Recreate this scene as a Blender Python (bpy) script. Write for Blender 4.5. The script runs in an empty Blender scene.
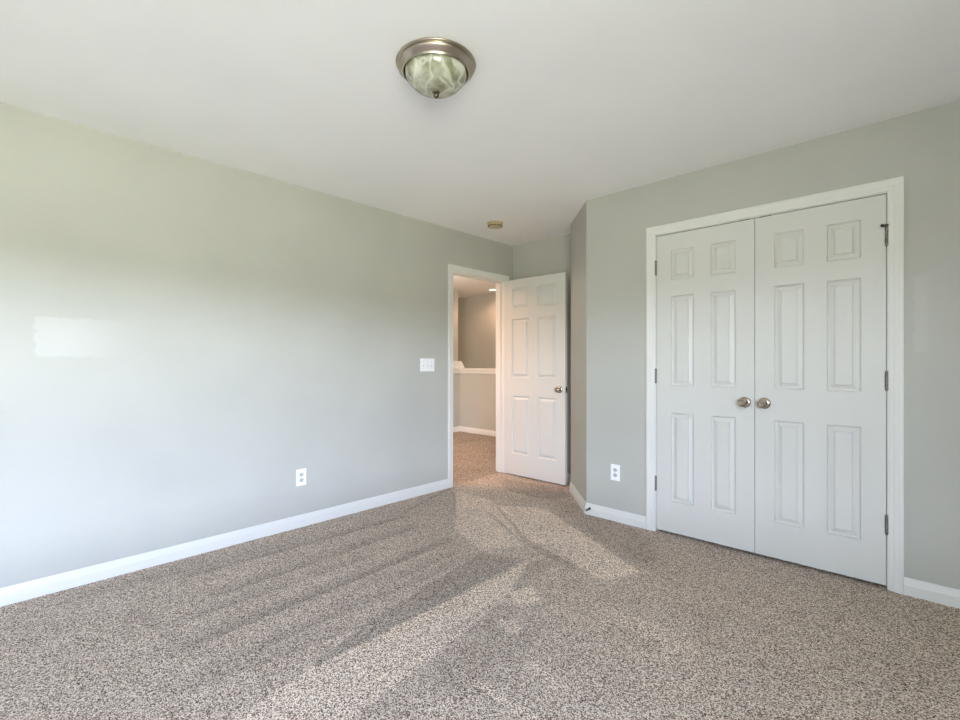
import bpy, bmesh, math, random
from mathutils import Vector, Matrix
from math import pi, sin, cos, radians

# ------------------------------------------------------------------ light levels and paint colours
EXPOSURE = 0.12
SKY_STRENGTH = 38.5
HORIZON = (2.05, 2.32, 2.95)
MIDSKY = (0.43, 0.55, 0.92)
ZENITH = (0.95, 1.05, 1.38)
TREES = (0.08,0.09,0.065)
LAWN = (0.515, 0.54, 0.45)
WALL = (0.474, 0.474, 0.424)
CEIL = (0.90, 0.905, 0.90)
TRIM = (0.73, 0.73, 0.685)
DOOR = (0.645, 0.645, 0.60)
CARPET_STOPS = [(0.17, (0.052, 0.037, 0.026)), (0.35, (0.29, 0.215, 0.155)), (0.52, (0.69, 0.55, 0.43)), (0.71, (0.96, 0.85, 0.73))]
HALL_COLOR = (1.0, 0.58, 0.39)
HALL_W1 = 20.0
HALL_W2 = 150.0
RWIN = (-2.00, 0.00, 0.60, 2.10)
RX, RT = 1.25, 0.22                         # right wall and its thickness
HALL_FILL_W = 175.0  # power of the added, out-of-view hall lamp
HALL_FILL_COLOR = (1.0, 0.85, 0.74)

S = bpy.context.scene
COL = S.collection

# ------------------------------------------------------------------ camera
CAM_H = 1.181
cam = bpy.data.cameras.new('camera')
cam.sensor_width = 36.0
cam.sensor_fit = 'HORIZONTAL'
cam.lens = 36.0 * 468.8 / 960.0
cam.shift_y = 2.0 / 960.0
cam.clip_start = 0.02
cam_o = bpy.data.objects.new('camera', cam)
COL.objects.link(cam_o)
cam_o.location = (0, 0, CAM_H)
cam_o.rotation_euler = (pi / 2, 0, radians(43.48))
S.camera = cam_o

# ------------------------------------------------------------------ colour management
S.view_settings.view_transform = 'Standard'
S.view_settings.look = 'None'
S.view_settings.exposure = EXPOSURE
S.view_settings.gamma = 1.0
S.view_settings.use_curve_mapping = False
S.cycles.max_bounces = 24
S.cycles.diffuse_bounces = 16
S.cycles.use_denoising = True
S.cycles.denoising_prefilter = 'NONE'
S.cycles.sample_clamp_indirect = 6.0

# ------------------------------------------------------------------ daylight: sky above the tree line, lawn below it
world = bpy.data.worlds.new('daylight')
S.world = world
world.use_nodes = True
wn = world.node_tree
wn.nodes.clear()
w_out = wn.nodes.new('ShaderNodeOutputWorld')
w_bg = wn.nodes.new('ShaderNodeBackground')
w_tc = wn.nodes.new('ShaderNodeTexCoord')
w_sp = wn.nodes.new('ShaderNodeSeparateXYZ')
w_mr = wn.nodes.new('ShaderNodeMapRange')
w_rp = wn.nodes.new('ShaderNodeValToRGB')
wn.links.new(w_tc.outputs['Generated'], w_sp.inputs[0])
wn.links.new(w_sp.outputs['Z'], w_mr.inputs['Value'])
w_mr.inputs['From Min'].default_value = -1.0
w_mr.inputs['From Max'].default_value = 1.0
wn.links.new(w_mr.outputs[0], w_rp.inputs[0])
wn.links.new(w_rp.outputs[0], w_bg.inputs[0])
wn.links.new(w_bg.outputs[0], w_out.inputs[0])
cr = w_rp.color_ramp
cr.elements[0].position = 0.0
cr.elements[0].color = LAWN + (1,)
cr.elements[1].position = 1.0
cr.elements[1].color = ZENITH + (1,)
def el(z, c):
    e = cr.elements.new((z + 1) / 2)
    e.color = tuple(c) + (1,)
el(-0.02, LAWN)
el(0.0, TREES)
el(0.056, TREES)
el(0.072, HORIZON)
el(0.125, HORIZON)
el(0.18, MIDSKY)
el(0.45, MIDSKY)
w_bg.inputs['Strength'].default_value = SKY_STRENGTH

# window opening out of view, in the right-hand wall
BY = -2.20                                  # wall behind the camera
WY0, WY1, WZ0, WZ1 = RWIN
def portal(name, loc, rot, sx, sy):
    pl = bpy.data.lights.new(name, 'AREA')
    pl.shape = 'RECTANGLE'
    pl.size, pl.size_y = sx, sy
    pl.cycles.is_portal = True
    po = bpy.data.objects.new(name, pl)
    COL.objects.link(po)
    po.location, po.rotation_euler = loc, rot
portal('window_daylight', (RX + RT - 0.005, (WY0 + WY1) / 2, (WZ0 + WZ1) / 2), (0, pi / 2, 0), WZ1 - WZ0, WY1 - WY0)

# ------------------------------------------------------------------ materials
def mat(name, color, rough=0.5, metal=0.0, spec=0.5):
    m = bpy.data.materials.new(name)
    m.use_nodes = True
    b = m.node_tree.nodes['Principled BSDF']
    b.inputs['Base Color'].default_value = tuple(color) + (1,)
    b.inputs['Roughness'].default_value = rough
    b.inputs['Metallic'].default_value = metal
    b.inputs['Specular IOR Level'].default_value = spec
    return m

class NT:
    """small helper to write node graphs"""
    def __init__(s, m):
        s.m = m
        s.t = m.node_tree
        s.b = s.t.nodes['Principled BSDF']
    def n(s, kind, **kw):
        o = s.t.nodes.new(kind)
        for k, v in kw.items():
            setattr(o, k, v)
        return o
    def put(s, sock, v):
        if v is None:
            return
        if hasattr(v, 'is_output') or isinstance(v, bpy.types.NodeSocket):
            s.t.links.new(v, sock)
        else:
            sock.default_value = v
    def math(s, op, a, b=None, c=None, clamp=False):
        o = s.n('ShaderNodeMath', operation=op, use_clamp=clamp)
        s.put(o.inputs[0], a)
        s.put(o.inputs[1], b)
        s.put(o.inputs[2], c)
        return o.outputs[0]
    def dot(s, a, v):
        o = s.n('ShaderNodeVectorMath', operation='DOT_PRODUCT')
        s.put(o.inputs[0], a)
        o.inputs[1].default_value = v
        return o.outputs['Value']
    def rng(s, v, a, b, lo=0.0, hi=1.0, smooth=True):
        o = s.n('ShaderNodeMapRange', interpolation_type='SMOOTHSTEP' if smooth else 'LINEAR')
        s.put(o.inputs['Value'], v)
        o.inputs['From Min'].default_value = a
        o.inputs['From Max'].default_value = b
        o.inputs['To Min'].default_value = lo
        o.inputs['To Max'].default_value = hi
        return o.outputs[0]
    def noise(s, vec, scale, detail=2.0, rough=0.5, out='Fac'):
        o = s.n('ShaderNodeTexNoise')
        s.put(o.inputs['Vector'], vec)
        o.inputs['Scale'].default_value = scale
        o.inputs['Detail'].default_value = detail
        o.inputs['Roughness'].default_value = rough
        return o.outputs[out]
    def obj(s):
        return s.n('ShaderNodeTexCoord').outputs['Object']
    def mix(s, f, a, b, blend='MIX'):
        o = s.n('ShaderNodeMix', data_type='RGBA', blend_type=blend)
        s.put(o.inputs['Factor'], f)
        s.put(o.inputs['A'] if False else o.inputs[6], a)
        s.put(o.inputs[7], b)
        return o.outputs[2]
    def ramp(s, f, stops):
        o = s.n('ShaderNodeValToRGB')
        s.put(o.inputs[0], f)
        e = o.color_ramp.elements
        e[0].position, e[0].color = stops[0][0], tuple(stops[0][1]) + (1,)
        e[1].position, e[1].color = stops[-1][0], tuple(stops[-1][1]) + (1,)
        for p, c in stops[1:-1]:
            k = e.new(p)
            k.color = tuple(c) + (1,)
        return o.outputs[0]
    def bump(s, h, strength, dist):
        o = s.n('ShaderNodeBump')
        o.inputs['Strength'].default_value = strength
        o.inputs['Distance'].default_value = dist
        s.put(o.inputs['Height'], h)
        s.t.links.new(o.outputs[0], s.b.inputs['Normal'])
    def color(s, c):
        s.put(s.b.inputs['Base Color'], c)

def paint(name, color, rough=0.75, bump=0.15, var=0.03):
    m = mat(name, color, rough, 0, 0.3)
    g = NT(m)
    p = g.obj()
    f = g.noise(p, 2.2, 3)
    c0 = tuple(c * (1 - var) for c in color)
    c1 = tuple(min(1, c * (1 + var)) for c in color)
    g.color(g.ramp(f, [(0.3, c0), (0.7, c1)]))
    g.bump(g.noise(p, 260, 2), bump, 0.001)
    return m

M_WALL = paint('greige_wall_paint', WALL)
M_CEIL = paint('white_ceiling_paint', CEIL, 0.85, 0.25, 0.015)
M_TRIM = paint('white_trim_enamel', TRIM, 0.35, 0.05, 0.01)
M_DOOR = paint('white_door_enamel', DOOR, 0.38, 0.08, 0.012)
M_PLATE = mat('white_plastic', (0.90, 0.90, 0.89), 0.3)
M_SLOT = mat('dark_slot', (0.03, 0.03, 0.03), 0.6)
M_SWGREY = mat('switch_plastic', (0.52, 0.53, 0.53), 0.35)

def metal(name, color, rough):
    m = mat(name, color, rough, 1.0)
    g = NT(m)
    f = g.noise(g.obj(), 90, 3)
    o = g.rng(f, 0.3, 0.7, rough * 0.93, rough * 1.08)
    g.put(g.b.inputs['Roughness'], o)
    return m
M_NICKEL = mat('brushed_nickel', (0.46, 0.40, 0.325), 0.30, 1.0)
M_BRONZE = metal('aged_bronze', (0.20, 0.17, 0.11), 0.28)
M_KNOB = metal('satin_nickel_knob', (0.46, 0.40, 0.33), 0.22)
M_HINGE = metal('tarnished_hinge_metal', (0.24, 0.225, 0.20), 0.35)
M_DARKMETAL = metal('dark_metal', (0.06, 0.058, 0.055), 0.45)

# wall behind the long side: two worn touch-up patches of lighter paint, with roller edges
def wall_with_patch(name, axis_u, u0, u1, z0, z1, fade, amount):
    m = mat(name, WALL, 0.75, 0, 0.3)
    g = NT(m)
    p = g.obj()
    f = g.noise(p, 2.2, 3)
    base = g.ramp(f, [(0.3, tuple(c * 0.97 for c in WALL)), (0.7, tuple(c * 1.03 for c in WALL))])
    wob = g.math('MULTIPLY_ADD', g.noise(p, 28, 3), 0.05, -0.025)
    u = g.math('ADD', g.dot(p, axis_u), wob)
    z = g.math('ADD', g.dot(p, (0, 0, 1)), g.math('MULTIPLY', wob, 0.5))
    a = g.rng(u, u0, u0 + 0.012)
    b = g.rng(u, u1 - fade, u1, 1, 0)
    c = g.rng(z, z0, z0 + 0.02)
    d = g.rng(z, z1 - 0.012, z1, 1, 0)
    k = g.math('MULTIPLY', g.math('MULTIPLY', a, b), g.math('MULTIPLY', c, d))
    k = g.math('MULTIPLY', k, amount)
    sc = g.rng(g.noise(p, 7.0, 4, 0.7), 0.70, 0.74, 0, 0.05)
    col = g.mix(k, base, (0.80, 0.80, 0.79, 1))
    col = g.mix(sc, col, (0.25, 0.24, 0.22, 1))
    g.color(col)
    g.bump(g.noise(p, 260, 2), 0.15, 0.001)
    return m
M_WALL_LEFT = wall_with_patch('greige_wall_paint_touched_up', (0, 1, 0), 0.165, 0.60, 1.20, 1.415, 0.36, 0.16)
M_WALL_CLOSET = wall_with_patch('greige_wall_paint_scuffed', (1, 0, 0), -0.045, 0.035, 1.22, 1.62, 0.05, 0.10)

# carpet: speckled cut pile with the vacuum's lanes and foot marks pressed into the nap; hall floor darkened against its lamps
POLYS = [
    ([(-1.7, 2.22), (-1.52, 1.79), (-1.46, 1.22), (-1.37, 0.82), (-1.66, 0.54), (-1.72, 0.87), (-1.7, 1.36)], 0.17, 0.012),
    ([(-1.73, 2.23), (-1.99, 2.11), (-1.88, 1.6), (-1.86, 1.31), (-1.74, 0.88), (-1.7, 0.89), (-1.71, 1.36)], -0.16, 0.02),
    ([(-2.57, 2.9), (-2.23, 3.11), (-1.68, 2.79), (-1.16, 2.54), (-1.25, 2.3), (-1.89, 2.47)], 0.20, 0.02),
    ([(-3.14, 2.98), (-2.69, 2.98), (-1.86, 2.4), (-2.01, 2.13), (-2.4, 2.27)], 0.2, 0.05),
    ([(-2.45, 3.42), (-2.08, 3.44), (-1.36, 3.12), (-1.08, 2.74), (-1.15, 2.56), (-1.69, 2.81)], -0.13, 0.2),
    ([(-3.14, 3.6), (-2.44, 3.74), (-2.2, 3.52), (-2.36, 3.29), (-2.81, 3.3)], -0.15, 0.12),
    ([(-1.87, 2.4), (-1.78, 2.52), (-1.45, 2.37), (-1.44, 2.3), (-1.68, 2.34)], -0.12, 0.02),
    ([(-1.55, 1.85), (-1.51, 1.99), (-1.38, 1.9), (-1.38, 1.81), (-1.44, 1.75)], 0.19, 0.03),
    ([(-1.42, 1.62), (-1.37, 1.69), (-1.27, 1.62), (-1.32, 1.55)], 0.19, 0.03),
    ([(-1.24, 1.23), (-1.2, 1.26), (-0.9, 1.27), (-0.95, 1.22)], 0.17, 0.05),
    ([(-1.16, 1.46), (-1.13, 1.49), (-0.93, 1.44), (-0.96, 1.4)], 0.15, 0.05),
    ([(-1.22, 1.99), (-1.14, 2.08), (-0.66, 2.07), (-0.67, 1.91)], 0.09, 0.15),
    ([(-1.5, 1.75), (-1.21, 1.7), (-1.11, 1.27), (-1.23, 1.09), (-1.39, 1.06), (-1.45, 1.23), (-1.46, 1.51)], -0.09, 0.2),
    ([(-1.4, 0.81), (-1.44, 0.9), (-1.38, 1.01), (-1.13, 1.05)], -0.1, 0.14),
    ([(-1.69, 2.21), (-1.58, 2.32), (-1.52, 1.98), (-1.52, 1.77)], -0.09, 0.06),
    ([(-6.2, 5.6), (-3.4, 5.6), (-3.25, 3.9), (-3.25, 2.9), (-4.6, 2.9)], -0.2, 0.2),  # whole visible hall floor painted darker to offset the strong hall lamps
]
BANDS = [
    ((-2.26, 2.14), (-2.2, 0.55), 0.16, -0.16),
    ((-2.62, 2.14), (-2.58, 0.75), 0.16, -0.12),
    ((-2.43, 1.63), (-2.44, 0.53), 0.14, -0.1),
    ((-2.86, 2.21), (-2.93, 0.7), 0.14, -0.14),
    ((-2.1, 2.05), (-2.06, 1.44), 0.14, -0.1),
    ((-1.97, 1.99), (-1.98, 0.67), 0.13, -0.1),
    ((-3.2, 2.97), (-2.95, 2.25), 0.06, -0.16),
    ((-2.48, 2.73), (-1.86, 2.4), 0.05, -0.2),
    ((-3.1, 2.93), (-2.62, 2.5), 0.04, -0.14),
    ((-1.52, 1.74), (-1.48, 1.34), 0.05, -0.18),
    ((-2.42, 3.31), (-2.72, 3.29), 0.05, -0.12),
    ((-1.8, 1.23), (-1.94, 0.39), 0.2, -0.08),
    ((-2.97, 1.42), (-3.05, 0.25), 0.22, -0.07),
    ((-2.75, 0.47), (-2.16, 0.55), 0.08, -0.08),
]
def hull(pts):
    pts = sorted(set(pts))
    def half(ps):
        h = []
        for p in ps:
            while len(h) > 1 and ((h[-1][0] - h[-2][0]) * (p[1] - h[-2][1]) - (h[-1][1] - h[-2][1]) * (p[0] - h[-2][0])) <= 0:
                h.pop()
            h.append(p)
        return h
    a, b = half(pts), half(pts[::-1])
    return a[:-1] + b[:-1]

def carpet():
    m = mat('speckled_beige_carpet', (0.3, 0.25, 0.21), 0.95, 0, 0.1)
    g = NT(m)
    p = g.obj()
    wa = g.n('ShaderNodeVectorMath', operation='SUBTRACT')
    g.put(wa.inputs[0], g.noise(p, 40, 4, 0.75, 'Color'))
    wa.inputs[1].default_value = (0.5, 0.5, 0.5)
    wb = g.n('ShaderNodeVectorMath', operation='MULTIPLY_ADD')
    g.put(wb.inputs[0], wa.outputs[0])
    wb.inputs[1].default_value = (0.035, 0.035, 0)
    g.put(wb.inputs[2], p)
    q = wb.outputs[0]
    def edge(a, b, soft):
        dx, dy = b[0] - a[0], b[1] - a[1]
        l = math.hypot(dx, dy)
        n = (-dy / l, dx / l, 0)                       # points inward for a counter-clockwise outline
        d = n[0] * a[0] + n[1] * a[1]
        return g.rng(g.dot(q, n), d - soft * 0.3, d + soft * 0.5)
    total = None
    def add(mask, w):
        nonlocal total
        v = g.math('MULTIPLY', mask, w)
        total = v if total is None else g.math('ADD', total, v)
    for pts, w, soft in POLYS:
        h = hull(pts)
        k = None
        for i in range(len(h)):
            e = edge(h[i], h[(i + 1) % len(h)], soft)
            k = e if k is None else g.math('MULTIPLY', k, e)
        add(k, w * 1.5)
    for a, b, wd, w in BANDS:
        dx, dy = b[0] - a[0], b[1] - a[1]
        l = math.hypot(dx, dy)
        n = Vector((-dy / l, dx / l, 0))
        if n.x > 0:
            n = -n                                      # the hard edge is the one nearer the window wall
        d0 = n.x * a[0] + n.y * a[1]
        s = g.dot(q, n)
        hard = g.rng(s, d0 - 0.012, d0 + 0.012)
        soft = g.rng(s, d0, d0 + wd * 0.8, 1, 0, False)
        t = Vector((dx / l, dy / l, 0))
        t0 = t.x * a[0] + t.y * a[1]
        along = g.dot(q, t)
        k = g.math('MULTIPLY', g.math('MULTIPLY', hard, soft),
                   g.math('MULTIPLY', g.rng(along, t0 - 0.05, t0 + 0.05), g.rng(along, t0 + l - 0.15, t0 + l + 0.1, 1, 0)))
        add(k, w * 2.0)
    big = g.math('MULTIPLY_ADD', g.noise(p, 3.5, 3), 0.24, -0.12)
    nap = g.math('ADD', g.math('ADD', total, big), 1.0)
    # tufts
    vo = g.n('ShaderNodeTexVoronoi')
    g.put(vo.inputs['Vector'], p)
    vo.inputs['Scale'].default_value = 260
    sp = g.n('ShaderNodeSeparateColor')
    g.put(sp.inputs[0], vo.outputs['Color'])
    tuft = g.math('MULTIPLY_ADD', g.noise(p, 190, 3, 0.7), 0.9, g.math('MULTIPLY_ADD', sp.outputs[0], 0.6, -0.25))
    col = g.ramp(tuft, CARPET_STOPS)
    sc = g.n('ShaderNodeVectorMath', operation='SCALE')
    g.put(sc.inputs[0], col)
    g.put(sc.inputs['Scale'], nap)
    g.color(sc.outputs[0])
    hgt = g.math('SUBTRACT', g.math('MULTIPLY', tuft, 0.6), vo.outputs['Distance'])
    g.bump(hgt, 0.8, 0.008)
    return m

def alabaster():
    m = mat('swirled_alabaster_glass', (0.6, 0.6, 0.45), 0.16)
    g = NT(m)
    p = g.obj()
    wa = g.n('ShaderNodeVectorMath', operation='MULTIPLY_ADD')
    g.put(wa.inputs[0], g.noise(p, 8, 1.5, 0.5, 'Color'))
    wa.inputs[1].default_value = (0.35, 0.35, 0.2)
    g.put(wa.inputs[2], p)
    f = g.noise(wa.outputs[0], 7, 1.5, 0.5)
    band = g.math('ABSOLUTE', g.math('SUBTRACT', f, 0.5))
    vein = g.rng(band, 0.0, 0.055, 1, 0)
    base = g.ramp(g.noise(p, 14, 3), [(0.35, (0.20, 0.20, 0.12)), (0.5, (0.33, 0.33, 0.235)), (0.65, (0.52, 0.52, 0.44))])
    g.color(g.mix(g.math('MULTIPLY', vein, 0.5), base, (0.74, 0.74, 0.64, 1)))
    g.b.inputs['Transmission Weight'].default_value = 0.0
    g.b.inputs['Coat Weight'].default_value = 0.5
    g.b.inputs['Coat Roughness'].default_value = 0.08
    return m

# ------------------------------------------------------------------ mesh helpers
class MB:
    def __init__(s):
        s.bm = bmesh.new()
    def box(s, x0, x1, y0, y1, z0, z1, bev=0):
        b = bmesh.new()
        bmesh.ops.create_cube(b, size=1)
        for v in b.verts:
            v.co = ((x0 + x1) / 2 + v.co.x * (x1 - x0), (y0 + y1) / 2 + v.co.y * (y1 - y0), (z0 + z1) / 2 + v.co.z * (z1 - z0))
        if bev:
            bmesh.ops.bevel(b, geom=list(b.edges), offset=bev, segments=2, affect='EDGES', profile=0.5)
        s.merge(b)
        return s
    def merge(s, b, M=None):
        if M is not None:
            b.transform(M)
        me = bpy.data.meshes.new('tmp')
        b.to_mesh(me)
        b.free()
        s.bm.from_mesh(me)
        bpy.data.meshes.remove(me)
    def poly(s, pts, z0, z1):
        """vertical prism over a floor outline"""
        lo = [s.bm.verts.new((x, y, z0)) for x, y in pts]
        hi = [s.bm.verts.new((x, y, z1)) for x, y in pts]
        s.bm.faces.new(lo[::-1])
        s.bm.faces.new(hi)
        n = len(pts)
        for i in range(n):
            s.bm.faces.new((lo[i], lo[(i + 1) % n], hi[(i + 1) % n], hi[i]))
        return s
    def lathe(s, prof, M, seg=48, cap0=True, cap1=True):
        """profile of (radius, height) turned about local z"""
        b = bmesh.new()
        rings = []
        for r, h in prof:
            if r < 1e-6:
                rings.append([b.verts.new((0, 0, h))])
            else:
                rings.append([b.verts.new((r * cos(2 * pi * i / seg), r * sin(2 * pi * i / seg), h)) for i in range(seg)])
        for A, B in zip(rings, rings[1:]):
            for i in range(seg):
                j = (i + 1) % seg
                if len(A) == 1 and len(B) == 1:
                    continue
                if len(A) == 1:
                    b.faces.new((A[0], B[j], B[i]))
                elif len(B) == 1:
                    b.faces.new((A[i], A[j], B[0]))
                else:
                    b.faces.new((A[i], A[j], B[j], B[i]))
        if cap0 and len(rings[0]) > 1:
            b.faces.new(rings[0][::-1])
        if cap1 and len(rings[-1]) > 1:
            b.faces.new(rings[-1])
        bmesh.ops.recalc_face_normals(b, faces=b.faces)
        s.merge(b, M)
        return s
    def sweep(s, path, frames, prof):
        """prof (u,t) carried along path; frames[i] = (U, T) vectors at each path point"""
        rows = []
        for P, (U, T) in zip(path, frames):
            rows.append([s.bm.verts.new(Vector(P) + U * u + T * t) for u, t in prof])
        n = len(prof)
        for A, B in zip(rows, rows[1:]):
            for i in range(n):
                j = (i + 1) % n
                s.bm.faces.new((A[i], A[j], B[j], B[i]))
        s.bm.faces.new(rows[0][::-1])
        s.bm.faces.new(rows[-1])
        return s
    def build(s, name, m, parent=None, smooth=False, loc=None, angle=35):
        bm = s.bm
        bmesh.ops.recalc_face_normals(bm, faces=bm.faces)
        if loc is not None:
            bmesh.ops.translate(bm, verts=bm.verts, vec=-Vector(loc))
        me = bpy.data.meshes.new(name)
        bm.to_mesh(me)
        bm.free()
        me.materials.append(m)
        if smooth:
            me.polygons.foreach_set('use_smooth', [True] * len(me.polygons))
            me.set_sharp_from_angle(angle=radians(angle))
        o = bpy.data.objects.new(name, me)
        COL.objects.link(o)
        if loc is not None:
            o.location = loc
        if parent is not None:
            o.parent = parent
        return o

def tag(o, label, cat, kind=None, group=None):
    o['label'] = label
    o['category'] = cat
    if kind:
        o['kind'] = kind
    if group:
        o['group'] = group
    return o

def thing(name, label, cat, loc, rot=(0, 0, 0), group=None):
    o = bpy.data.objects.new(name, None)
    o.empty_display_size = 0.05
    COL.objects.link(o)
    o.location = loc
    o.rotation_euler = rot
    return tag(o, label, cat, None, group)

def copy_tree(o, parent=None):
    c = o.copy()
    COL.objects.link(c)
    if parent is not None:
        c.parent = parent
    for ch in list(o.children):
        copy_tree(ch, c)
    return c

I4 = Matrix.Identity(4)

# ================================================================== the setting
H = 2.44
LX, FY, CY = -3.2475, 3.945, 3.222          # left wall, far wall, closet wall
P1 = (-1.912, CY)                           # corner closet wall / angled wall
P2 = (-2.345, 3.680)                        # corner angled wall / alcove
T = 0.12

# floor (room, closet and hall share the carpet)
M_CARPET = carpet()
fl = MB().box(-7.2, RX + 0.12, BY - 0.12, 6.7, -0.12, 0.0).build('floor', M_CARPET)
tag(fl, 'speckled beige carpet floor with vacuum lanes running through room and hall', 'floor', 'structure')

ce = MB().box(-7.2, RX + 0.12, BY - 0.12, 6.7, H, H + 0.12).build('ceiling', M_CEIL)
tag(ce, 'smooth flat white ceiling above room and hall', 'ceiling', 'structure')

# left wall with the doorway
DY0, DY1, DZ = 3.053, 3.802, 2.036          # clear opening of the entry
J = 0.018
w = MB()
w.box(LX - T, LX, BY - T, DY0 - J, 0, H)
w.box(LX - T, LX, DY1 + J, FY + T, 0, H)
w.box(LX - T, LX, DY0 - J, DY1 + J, DZ + J, H)
bmesh.ops.remove_doubles(w.bm, verts=w.bm.verts, dist=1e-5)
tag(w.build('wall_left', M_WALL_LEFT), 'long greige wall on the left with a paler touched-up patch', 'wall', 'structure')

w = MB().box(LX, P2[0] + T, FY, FY + T, 0, H)
tag(w.build('wall_far', M_WALL), 'short greige wall behind the open entry door', 'wall', 'structure')

# angled wall and the alcove's side
w = MB().poly([P1, (P1[0] + 0.05, CY + T), (P2[0] + T, P2[1] + 0.05), (P2[0] + T, FY), (P2[0], FY), P2], 0, H)
tag(w.build('wall_angled', M_WALL), 'narrow angled greige wall between closet wall and entry door', 'wall', 'structure')

# closet wall with the double-door opening
CX0, CX1, CZ = -1.361, -0.142, 2.060
w = MB()
w.box(P1[0], CX0 - J, CY, CY + T, 0, H)
w.box(CX1 + J, RX + T, CY, CY + T, 0, H)
w.box(CX0 - J, CX1 + J, CY, CY + T, CZ + J, H)
bmesh.ops.remove_doubles(w.bm, verts=w.bm.verts, dist=1e-5)
tag(w.build('wall_closet', M_WALL_CLOSET), 'greige wall on the right holding the white double closet doors', 'wall', 'structure')
w = MB().box(P2[0] + T, RX + T, FY, FY + T, 0, H)
tag(w.build('wall_closet_back', M_WALL), 'greige back wall inside the closet behind the shut doors', 'wall', 'structure')

# right wall with the window, and the wall behind the camera
w = MB()
w.box(RX, RX + RT, BY - T, WY0, 0, H)
w.box(RX, RX + RT, WY1, FY + T, 0, H)
w.box(RX, RX + RT, WY0, WY1, 0, WZ0)
w.box(RX, RX + RT, WY0, WY1, WZ1, H)
bmesh.ops.remove_doubles(w.bm, verts=w.bm.verts, dist=1e-5)
tag(w.build('wall_right', M_WALL), 'greige window wall at the right of the camera', 'wall', 'structure')
w = MB()
w.box(LX, RX, BY - T, BY, 0, H)
tag(w.build('wall_back', M_WALL), 'greige wall behind the camera', 'wall', 'structure')

wf = MB()
for y0, y1 in ((WY0, WY0 + 0.04), (WY1 - 0.04, WY1), ((WY0 + WY1) / 2 - 0.03, (WY0 + WY1) / 2 + 0.03)):
    wf.box(RX + RT - 0.10, RX + RT - 0.03, y0, y1, WZ0, WZ1)
for z0, z1 in ((WZ0, WZ0 + 0.04), (WZ1 - 0.04, WZ1)):
    wf.box(RX + RT - 0.10, RX + RT - 0.03, WY0, WY1, z0, z1)
win = wf.build('window_1', M_TRIM)
tag(win, 'white window frame in the right wall letting in the daylight', 'window', 'structure')
M_GLASS = bpy.data.materials.new('window_glass')
M_GLASS.use_nodes = True
gt = M_GLASS.node_tree
gt.nodes.clear()
go = gt.nodes.new('ShaderNodeOutputMaterial')
gm = gt.nodes.new('ShaderNodeMixShader')
gtr = gt.nodes.new('ShaderNodeBsdfTransparent')
ggl = gt.nodes.new('ShaderNodeBsdfGlossy')
ggl.inputs['Roughness'].default_value = 0.02
gm.inputs[0].default_value = 0.06
gt.links.new(gtr.outputs[0], gm.inputs[1])
gt.links.new(ggl.outputs[0], gm.inputs[2])
gt.links.new(gm.outputs[0], go.inputs[0])
MB().box(RX + RT - 0.068, RX + RT - 0.064, WY0 + 0.02, WY1 - 0.02, WZ0 + 0.02, WZ1 - 0.02).build('pane', M_GLASS, win)
MB().box(RX - 0.04, RX + RT - 0.10, WY0 - 0.04, WY1 + 0.04, WZ0 - 0.025, WZ0, 0.004).build('window_sill', M_TRIM, win)

# ------------------------------------------------------------------ casings (mitred, moulded)
PROF = [(0, 0), (0, 0.007), (0.004, 0.0095), (0.022, 0.0105), (0.026, 0.013), (0.040, 0.0145), (0.046, 0.0165), (0.057, 0.0165), (0.061, 0.014), (0.061, 0)]
def casing(w, origin, A, N, a0, a1, top):
    """three-sided casing round an opening a0..a1 along A, N = out of the wall"""
    A, N, Z = Vector(A), Vector(N), Vector((0, 0, 1))
    O = Vector(origin)
    path = [O + A * a0, O + A * a0 + Z * top, O + A * a1 + Z * top, O + A * a1]
    frames = [(-A, N), (-A + Z, N), (A + Z, N), (A, N)]
    w.sweep(path, frames, PROF)

R = 0.005
w = MB()
casing(w, (LX, 0, 0), (0, 1, 0), (1, 0, 0), DY0 - R, DY1 + R, DZ + R)
casing(w, (LX - T, 0, 0), (0, 1, 0), (-1, 0, 0), DY0 - R, DY1 + R, DZ + R)
t1 = w.build('trim_1', M_TRIM)
tag(t1, 'white moulded casing framing the open entry doorway in the left wall', 'trim', 'structure')
w = MB()
w.box(LX - T, LX, DY0 - J, DY0, 0, DZ + J)
w.box(LX - T, LX, DY1, DY1 + J, 0, DZ + J)
w.box(LX - T, LX, DY0, DY1, DZ, DZ + J)
w.box(LX - 0.085, LX - 0.045, DY0, DY0 + 0.011, 0, DZ)
w.box(LX - 0.085, LX - 0.045, DY1 - 0.011, DY1, 0, DZ)
w.box(LX - 0.085, LX - 0.045, DY0 + 0.011, DY1 - 0.011, DZ - 0.011, DZ)
w.build('jamb', M_TRIM, t1)
MB().box(LX - 0.030, LX - 0.006, DY0, DY0 + 0.0015, 0.88, 0.945).build('strike_plate', M_KNOB, t1)

w = MB()
casing(w, (0, CY, 0), (1, 0, 0), (0, -1, 0), CX0 - R, CX1 + R, CZ + R)
t2 = w.build('trim_2', M_TRIM)
tag(t2, 'white moulded casing framing the double closet doors', 'trim', 'structure')
w = MB()
w.box(CX0 - J, CX0, CY, CY + T, 0, CZ + J)
w.box(CX1, CX1 + J, CY, CY + T, 0, CZ + J)
w.box(CX0, CX1, CY, CY + T, CZ, CZ + J)
w.box(CX0, CX0 + 0.011, CY + 0.045, CY + 0.08, 0, CZ)
w.box(CX1 - 0.011, CX1, CY + 0.045, CY + 0.08, 0, CZ)
w.box(CX0 + 0.011, CX1 - 0.011, CY + 0.045, CY + 0.08, CZ - 0.011, CZ)
w.build('jamb', M_TRIM, t2)

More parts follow.
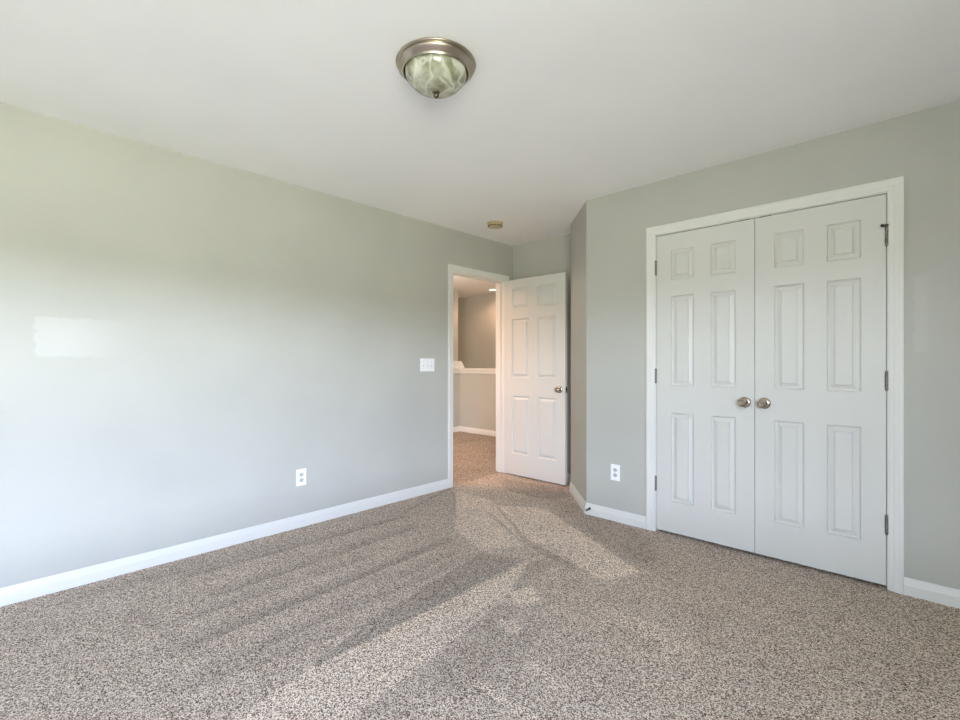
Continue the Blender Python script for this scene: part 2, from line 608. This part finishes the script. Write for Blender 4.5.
# ------------------------------------------------------------------ baseboards
BH = 0.086
BPROF = [(0, 0), (0, 0.0140), (0.050, 0.0140), (0.0525, 0.0120), (0.056, 0.0115), (0.080, 0.0060), (BH, 0.0030), (BH, 0)]
def base_run(w, pts, norms):
    """pts on the wall foot, norms = offset direction at each point (mitred)"""
    Z = Vector((0, 0, 1))
    w.sweep([Vector((x, y, 0)) for x, y in pts], [(Z, Vector((n[0], n[1], 0))) for n in norms], BPROF)
CO = 0.061 + R
w = MB(); base_run(w, [(LX, BY), (LX, DY0 - CO)], [(1, 0), (1, 0)])
tag(w.build('baseboard_left', M_TRIM), 'white baseboard along the long left wall', 'baseboard', 'structure')
dn = Vector((P2[1] - P1[1], P1[0] - P2[0]))       # direction helper for the angled wall's normal
dg = Vector((P2[0] - P1[0], P2[1] - P1[1])).normalized()
nrm = Vector((-dg.y, dg.x))
if nrm.y > 0:
    nrm = -nrm
cn = Vector((0, -1))
mit = (nrm + cn) / (1 + nrm.dot(cn))
w = MB(); base_run(w, [P1, (CX0 - CO, CY)], [mit, cn])
tag(w.build('baseboard_closet', M_TRIM), 'white baseboard between angled corner and closet door casing', 'baseboard', 'structure')
w = MB(); base_run(w, [P2, P1], [nrm, mit])
tag(w.build('baseboard_angled', M_TRIM), 'white baseboard at the foot of the narrow angled wall', 'baseboard', 'structure')
w = MB(); base_run(w, [(CX1 + CO, CY), (RX, CY)], [cn, cn])
tag(w.build('baseboard_right', M_TRIM), 'white baseboard running right from the closet casing out of the frame', 'baseboard', 'structure')
w = MB(); base_run(w, [(LX + 0.0165, FY), (P2[0], FY)], [cn, cn])
tag(w.build('baseboard_far', M_TRIM), 'white baseboard behind the open entry door', 'baseboard', 'structure')

w = MB(); base_run(w, [(RX, BY), (RX, CY - 0.014)], [(-1, 0), (-1, 0)])
tag(w.build('baseboard_window', M_TRIM), 'white baseboard under the window of the right wall', 'baseboard', 'structure')
w = MB(); base_run(w, [(LX + 0.014, BY), (RX - 0.014, BY)], [(0, 1), (0, 1)])
tag(w.build('baseboard_back', M_TRIM), 'white baseboard on the wall behind the camera', 'baseboard', 'structure')

# ------------------------------------------------------------------ six-panel doors
def panel_door(width, z0, z1, xs, zs, thick=0.035):
    """slab in local space: x 0..width, front face y=0 facing -y, back y=thick; moulded raised panels on both faces"""
    bm = bmesh.new()
    xc = [0] + [v for p in xs for v in p] + [width]
    zc = [z0] + [v for p in zs for v in p] + [z1]
    rings = [(0.0, 0.0), (0.0025, 0.009), (0.009, 0.0140), (0.015, 0.0140), (0.033, 0.0060), (0.0355, 0.0005), (0.0365, 0.0)]
    for side in (0, 1):
        def P(x, z, d):
            return bm.verts.new((x, d if side == 0 else thick - d, z))
        for i in range(len(xc) - 1):
            for k in range(len(zc) - 1):
                a, b, c, d = xc[i], xc[i + 1], zc[k], zc[k + 1]
                if i % 2 == 1 and k % 2 == 1:
                    prev = None
                    for o, dep in rings:
                        q = [P(a + o, c + o, dep), P(b - o, c + o, dep), P(b - o, d - o, dep), P(a + o, d - o, dep)]
                        if prev:
                            for j in range(4):
                                bm.faces.new((prev[j], prev[(j + 1) % 4], q[(j + 1) % 4], q[j]))
                        prev = q
                    bm.faces.new(prev)
                else:
                    bm.faces.new((P(a, c, 0), P(b, c, 0), P(b, d, 0), P(a, d, 0)))
    bmesh.ops.remove_doubles(bm, verts=bm.verts, dist=1e-5)
    be = [e for e in bm.edges if e.is_boundary]
    bmesh.ops.bridge_loops(bm, edges=be)
    bmesh.ops.recalc_face_normals(bm, faces=bm.faces)
    w = MB()
    w.bm.free()
    w.bm = bm
    return w

def knob_parts(parent, x, y, z, sgn=-1):
    """round passage knob on a door face; sgn = direction of the axis along local y"""
    M = Matrix.Translation((x, y, z)) @ Matrix.Rotation(pi / 2 if sgn < 0 else -pi / 2, 4, 'X')
    k = MB().lathe([(0.011, 0.0), (0.011, 0.022), (0.016, 0.027), (0.024, 0.033), (0.0275, 0.041), (0.0270, 0.049), (0.022, 0.056), (0.015, 0.0595), (0.013, 0.0590), (0, 0.0605)], M, 40).build('knob', M_KNOB, parent, True)
    MB().lathe([(0.0335, 0.0), (0.0335, 0.004), (0.031, 0.007), (0.022, 0.010), (0.014, 0.012), (0.011, 0.012)], M, 40).build('rosette', M_KNOB, k, True)
    return k

def hinge_part(parent, x, y, z, side, stop=False):
    """butt hinge: knuckle barrel plus the edges of its leaves; side = +1 leaf to +x"""
    w = MB()
    for i in range(5):
        a = z - 0.05 + i * 0.02
        w.lathe([(0.0066, a + 0.0006), (0.0072, a + 0.0015), (0.0072, a + 0.0185), (0.0066, a + 0.0194)], Matrix.Translation((x, y, 0)), 16)
    w.lathe([(0.0035, z - 0.053), (0.0035, z + 0.0535)], Matrix.Translation((x, y, 0)), 12)
    w.box(x - 0.0022, x + 0.0022, y, y + 0.03, z - 0.05, z + 0.05)
    h = w.build('hinge', M_HINGE, parent, True)
    if stop:
        s = MB()
        s.lathe([(0.009, z + 0.053), (0.009, z + 0.058)], Matrix.Translation((x, y, 0)), 16)
        s.box(x - 0.019 if side > 0 else x, x if side > 0 else x + 0.019, y - 0.014, y - 0.008, z + 0.0515, z + 0.0575)
        s.lathe([(0.008, 0), (0.008, 0.012)], Matrix.Translation((x - side * 0.017, y + 0.002, z + 0.0545)) @ Matrix.Rotation(pi / 2, 4, 'X'), 16)
        s.build('hinge_stop', M_DARKMETAL, h, True)
    return h

ZS = [(0.215, 0.817), (1.005, 1.615), (1.722, 1.928)]
# entry door: origin at the hinge end, slab reaching +x
EW = 0.757
d1 = panel_door(EW, 0.0, 2.022, [(0.100, 0.325), (0.432, 0.657)], ZS).build('door_1', M_DOOR)
d1.location = (LX + 0.0185, 3.781, 0.012)
tag(d1, 'white six-panel entry door standing open against the far wall', 'door', 'structure')
knob_parts(d1, EW - 0.064, 0.0, 0.905, -1)
knob_parts(d1, EW - 0.064, 0.035, 0.905, 1)
w = MB().box(EW - 0.0005, EW + 0.0012, 0.005, 0.030, 0.876, 0.934)
lp = w.build('latch_plate', M_KNOB, d1)
lp['label'] = 'nickel latch plate on the door edge'
MB().box(EW + 0.001, EW + 0.010, 0.011, 0.024, 0.897, 0.913, 0.002).build('latch_bolt', M_DARKMETAL, lp)
for z in (0.30, 1.02, 1.80):
    hinge_part(d1, -0.006, 0.040, z, -1)

# closet leaves
LW = 0.606
ZC = [(0.209, 0.816), (1.002, 1.614), (1.720, 1.925)]
d2 = panel_door(LW, 0.0, 2.037, [(0.102, 0.249), (0.355, 0.502)], ZC).build('door_2', M_DOOR)
d2.location = (CX0 + 0.003, CY + 0.001, 0.018)
tag(d2, 'left leaf of the white double closet doors, hinges on its left edge', 'door', 'structure')
d3 = panel_door(LW - 0.002, 0.0, 2.037, [(0.102, 0.249), (0.355, 0.502)], ZC).build('door_3', M_DOOR)
d3.location = (CX1 - 0.003 - (LW - 0.002), CY + 0.001, 0.018)
tag(d3, 'right leaf of the white double closet doors, hinges beside the right casing', 'door', 'structure')
knob_parts(d2, LW - 0.052, 0.0, 0.915, -1)
knob_parts(d3, 0.050, 0.0, 0.915, -1)
for z in (0.318, 1.066, 1.818):
    hinge_part(d2, -0.0025, -0.0065, z, -1)
    hinge_part(d3, LW - 0.002 + 0.0025, -0.0065, z, 1, stop=z > 1.5)
MB().box(LW - 0.085, LW - 0.025, -0.0005, 0.030, 2.0365, 2.0405).build('ball_catch', M_DARKMETAL, d2)
MB().box(0.025, 0.085, -0.0005, 0.030, 2.0365, 2.0405).build('ball_catch', M_DARKMETAL, d3)

# ------------------------------------------------------------------ the hall beyond the doorway
HX0, HX1 = -7.0, LX - T
HY = 5.575                                   # half wall's near face
w = MB().box(HX0, HX1, 6.40, 6.52, 0, H)
tag(w.build('wall_hall_far', M_WALL), 'warm lit wall across the stairwell seen through the doorway', 'wall', 'structure')
w = MB().box(HX0 - T, HX0, 1.6, 6.52, 0, H)
tag(w.build('wall_hall_end', M_WALL), 'end wall of the hall out of sight left of the doorway', 'wall', 'structure')
w = MB().box(HX0, HX1, 1.6 - T, 1.6, 0, H)
tag(w.build('wall_hall_near', M_WALL), 'near side wall of the hall hidden by the room wall', 'wall', 'structure')
w = MB().box(HX1, HX1 + T, FY + T, 6.52, 0, H)
tag(w.build('wall_hall_right', M_WALL), 'hall side wall continuing past the entry doorway', 'wall', 'structure')
HWX = -5.76
w = MB().poly([(HX1, HY), (HX1, HY + 0.115), (HWX - 0.115, HY + 0.115), (HWX - 0.115, 4.90), (HWX, 4.90), (HWX, HY)][::-1], 0, 1.0)
tag(w.build('wall_hall_half', M_WALL), 'pale knee wall guarding the stairwell in the hall', 'wall', 'structure')
w = MB()
w.poly([(HX1, HY - 0.025), (HX1, HY + 0.14), (HWX - 0.14, HY + 0.14), (HWX - 0.14, 4.90), (HWX + 0.025, 4.90), (HWX + 0.025, HY - 0.025)][::-1], 1.040, 1.076)
w.poly([(HX1, HY - 0.012), (HX1, HY + 0.127), (HWX - 0.127, HY + 0.127), (HWX - 0.127, 4.90), (HWX + 0.012, 4.90), (HWX + 0.012, HY - 0.012)][::-1], 0.990, 1.040)
bmesh.ops.bevel(w.bm, geom=[e for e in w.bm.edges], offset=0.003, segments=1, affect='EDGES')
tag(w.build('trim_3', M_TRIM), 'white cap rail along the top of the hall knee wall', 'trim', 'structure')
w = MB().box(HWX - 0.38, HWX - 0.166, HY + 0.0, HY + 0.115, 1.076, H)
tag(w.build('wall_hall_pier', M_WALL), 'narrow wall end rising from the hall knee wall to the ceiling', 'wall', 'structure')
w = MB()
base_run(w, [(HX1, HY), (HWX, HY)], [(0, -1), (1, -1)])
base_run(w, [(HWX, HY), (HWX, 4.90)], [(1, -1), (1, 0)])
tag(w.build('baseboard_hall', M_TRIM), 'white baseboard at the foot of the hall knee wall', 'baseboard', 'structure')
# sloping end of the stair rail lying on the cap
w = MB()
y0, y1 = HY - 0.005, HY + 0.075
prof = [(HWX - 0.18, 1.076), (HWX + 0.050, 1.076), (HWX - 0.030, 1.192), (HWX - 0.18, 1.200)]
a = [w.bm.verts.new((x, y0, z)) for x, z in prof]
b = [w.bm.verts.new((x, y1, z)) for x, z in prof]
w.bm.faces.new(a); w.bm.faces.new(b[::-1])
for i in range(4):
    w.bm.faces.new((a[i], a[(i + 1) % 4], b[(i + 1) % 4], b[i]))
bmesh.ops.bevel(w.bm, geom=list(w.bm.edges), offset=0.004, segments=2, affect='EDGES')
tag(w.build('trim_4', M_TRIM), 'small sloping white trim block on the knee wall cap', 'trim', 'structure')

# recessed lights of the hall
M_WARM = bpy.data.materials.new('warm_lamp_lens')
M_WARM.use_nodes = True
e = M_WARM.node_tree.nodes['Principled BSDF']
e.inputs['Base Color'].default_value = (0.9, 0.8, 0.65, 1)
e.inputs['Emission Color'].default_value = (1.0, 0.80, 0.55, 1)
e.inputs['Emission Strength'].default_value = 6.0
def recessed(x, y, label, power, color=HALL_COLOR):
    t = thing('recessed_light', label, 'light', (x, y, H), (0, 0, 0), 'recessed lights in the hall ceiling')
    MB().lathe([(0.060, -0.004), (0.064, -0.009), (0.082, -0.008), (0.088, -0.002), (0.088, 0.0), (0.060, 0.0)], I4, 40, False, False).build('trim_ring', M_TRIM, t, True)
    MB().lathe([(0, -0.0085), (0.03, -0.0075), (0.0615, -0.003), (0.0615, -0.001)], I4, 40, False, False).build('lens', M_WARM, t, True)
    l = bpy.data.lights.new('lamp_glow', 'SPOT')
    l.energy = power
    l.color = color
    l.spot_size = radians(165)
    l.spot_blend = 0.6
    l.shadow_soft_size = 0.05
    lo = bpy.data.objects.new('lamp_glow', l)
    COL.objects.link(lo)
    lo.parent = t
    lo.location = (0, 0, -0.05)
    return t
recessed(-5.44, 6.06, 'glowing recessed light over the stairwell seen at the top of the doorway', HALL_W1)
recessed(-4.40, 2.45, 'recessed hall light outside the entry doorway on its near side', HALL_W2)
hg = thing('hall_fill_globe', 'added unseen globe light brightening the hall, left of the doorway', 'light', (-4.70, 4.00, H))  # added lamp out of view, lifts the hall ceiling and knee wall
MB().lathe([(0.0, 0.0), (0.062, 0.0), (0.062, -0.010), (0.045, -0.022), (0.010, -0.026), (0.010, -0.150), (0.035, -0.155), (0.035, -0.175), (0.0, -0.175)], I4, 32, False, False).build('stem', M_KNOB, hg, True)
gl = [(0.0, -0.370)]
for i in range(1, 16):
    a = i / 16 * pi
    gl.append((0.100 * sin(a), -0.270 - 0.100 * cos(a)))
gl.append((0.030, -0.172))
MB().lathe(gl, I4, 40, False, False).build('globe', M_WARM, hg, True)
l = bpy.data.lights.new('hall_fill_glow', 'POINT')
l.energy = HALL_FILL_W
l.color = HALL_FILL_COLOR
l.shadow_soft_size = 0.125
lo = bpy.data.objects.new('hall_fill_glow', l)
COL.objects.link(lo)
lo.parent = hg
lo.location = (0, 0, -0.270)

# ================================================================== things in the room
# flush-mount ceiling light
cl = thing('ceiling_light', 'brushed nickel flush ceiling light with swirled alabaster glass bowl', 'ceiling light', (-1.493, 1.3055, H))
MB().lathe([(0.0, 0.0), (0.150, 0.0), (0.158, -0.001), (0.1645, -0.0045), (0.1675, -0.010), (0.1660, -0.0130), (0.1615, -0.0145), (0.1585, -0.0160), (0.1590, -0.0190), (0.1615, -0.0215), (0.1605, -0.0245), (0.1560, -0.0290), (0.1490, -0.0350), (0.1435, -0.0395), (0.1400, -0.0425), (0.1395, -0.0460), (0.1375, -0.0485), (0.1350, -0.0470), (0.1345, -0.0400), (0.128, -0.030), (0.0, -0.030)], I4, 96, False, False).build('canopy', M_NICKEL, cl, True, angle=50)
bowl = [(0.1305, -0.041)]
for i in range(1, 15):
    a = i / 14 * pi / 2
    bowl.append((0.1305 * cos(a) ** 0.9 if i < 14 else 0.0, -0.041 - 0.083 * sin(a) ** 1.15))
MB().lathe(bowl, I4, 96, False, False).build('glass_bowl', alabaster(), cl, True, angle=80)
MB().lathe([(0.0, -0.121), (0.015, -0.121), (0.0165, -0.124), (0.014, -0.127), (0.008, -0.129), (0.0085, -0.131), (0.0115, -0.135), (0.0120, -0.140), (0.0090, -0.1455), (0.004, -0.148), (0, -0.1485)], I4, 32, False, False).build('finial', M_BRONZE, cl, True)

# smoke detector
M_YELLOWED = paint('yellowed_plastic', (0.48, 0.39, 0.23), 0.4, 0.05, 0.05)
sd = thing('smoke_detector', 'yellowed round smoke detector on the ceiling above the entry door', 'smoke detector', (-2.822, 3.174, H))
MB().lathe([(0.0, 0), (0.072, 0), (0.072, -0.010), (0.070, -0.012), (0.0, -0.012)], I4, 48, False, False).build('mounting_base', M_YELLOWED, sd, True)
MB().lathe([(0.0, -0.012), (0.062, -0.012), (0.062, -0.0145), (0.067, -0.0155), (0.0665, -0.024), (0.062, -0.034), (0.054, -0.0385), (0.030, -0.0405), (0.0, -0.041)], I4, 48, False, False).build('cover', M_YELLOWED, sd, True)
w = MB()
for i in range(16):
    a = 2 * pi * i / 16
    b = bmesh.new()
    bmesh.ops.create_cube(b, size=1)
    for v in b.verts:
        v.co = (v.co.x * 0.006 + 0.0632, v.co.y * 0.018, v.co.z * 0.008 - 0.0310)
    w.merge(b, Matrix.Rotation(a, 4, 'Z'))
w.build('vent_slots', M_DARKMETAL, sd)
MB().lathe([(0.0, -0.0405), (0.012, -0.0405), (0.011, -0.043), (0, -0.0435)], Matrix.Translation((0.012, -0.01, 0)), 24, False, False).build('test_button', M_YELLOWED, sd, True)

# wall plates; local frame: x across, z up, -y out of the wall
def screw(parent, x, z, y=-0.0062):
    M = Matrix.Translation((x, y + 0.0012, z)) @ Matrix.Rotation(pi / 2, 4, 'X')
    s = MB().lathe([(0.0034, 0), (0.0034, 0.001), (0.0022, 0.0018), (0, 0.002)], M, 16, False, False).build('screw', M_SWGREY, parent, True)
    return s
def plate(w2, h2):
    w = MB()
    w.box(-w2, w2, -0.006, 0, -h2, h2, 0.0028)
    return w
def outlet(name, label, loc, rot):
    t = thing(name, label, 'outlet', loc, rot, 'duplex wall outlets')
    plate(0.037, 0.0595).build('cover_plate', M_PLATE, t)
    for dz in (0.0195, -0.0195):
        w = MB()
        w.lathe([(0.0172, 0), (0.0172, 0.0015), (0.0165, 0.0022), (0, 0.0022)], Matrix.Translation((0, -0.0055, dz)) @ Matrix.Rotation(pi / 2, 4, 'X') @ Matrix.Diagonal((1, 0.82, 1, 1)), 32, False, False)
        r = w.build('receptacle', M_SWGREY, t, True)
        s = MB()
        s.box(-0.0078, -0.0050, -0.0082, -0.0070, dz - 0.001, dz + 0.0075)
        s.box(0.0050, 0.0078, -0.0082, -0.0070, dz + 0.0002, dz + 0.0070)
        s.lathe([(0.0028, 0), (0.0028, 0.0006), (0, 0.0006)], Matrix.Translation((0, -0.0076, dz - 0.0075)) @ Matrix.Rotation(pi / 2, 4, 'X'), 16, False, False)
        s.build('slots', M_SLOT, r)
    screw(t, 0, 0)
    return t
outlet('wall_outlet', 'white duplex outlet low on the long left wall', (LX, 1.5585, 0.354), (0, 0, pi / 2))
outlet('wall_outlet', 'white duplex outlet low on the wall left of the closet doors', (-1.6665, CY, 0.360), (0, 0, 0))

sw = thing('light_switch', 'white three-gang toggle switch plate beside the entry doorway', 'light switch', (LX, 2.734, 1.155), (0, 0, pi / 2))
plate(0.082, 0.0585).build('cover_plate', M_PLATE, sw)
for i, dx in enumerate((-0.046, 0.0, 0.046)):
    w = MB()
    w.box(dx - 0.0050, dx + 0.0050, -0.0068, -0.0050, -0.0125, 0.0125)
    fr = w.build('toggle_frame', M_SWGREY, sw)  # darker grey paints in the shading round each toggle
    b = bmesh.new()
    bmesh.ops.create_cube(b, size=1)
    for v in b.verts:
        k = 1.0 if v.co.y > 0 else 0.75
        v.co = (v.co.x * 0.0078 * k, v.co.y * 0.020 - 0.010, v.co.z * 0.009 * k)
    w = MB()
    w.merge(b, Matrix.Translation((dx, -0.0045, 0.001)) @ Matrix.Rotation(radians(-28 if i != 1 else 28), 4, 'X'))
    w.build('toggle', M_PLATE, sw)
    screw(sw, dx, 0.030)
    screw(sw, dx, -0.030)

# little dark stop at the foot of the angled corner
ds = thing('door_stop', 'tiny dark metal stop on the baseboard at the angled corner', 'door stop', (-1.876, CY - 0.0135, 0.050))
M = Matrix.Rotation(radians(-35), 4, 'Z') @ Matrix.Rotation(radians(112), 4, 'X')
MB().lathe([(0.010, 0), (0.010, 0.003), (0.006, 0.006), (0.0, 0.006)], Matrix.Rotation(pi / 2, 4, 'X'), 20).build('flange', M_DARKMETAL, ds, True)
w = MB()
prof = [(0.0045, 0.0)]
for i in range(4):
    z = 0.002 + i * 0.0045
    prof += [(0.0058, z + 0.001), (0.0058, z + 0.0025), (0.0045, z + 0.0040)]
w.lathe(prof, M, 16)
w.build('spring', M_DARKMETAL, ds, True)
MB().lathe([(0.0070, 0.019), (0.0085, 0.022), (0.0085, 0.031), (0.006, 0.034), (0, 0.034)], M, 16).build('tip', M_HINGE, ds, True)
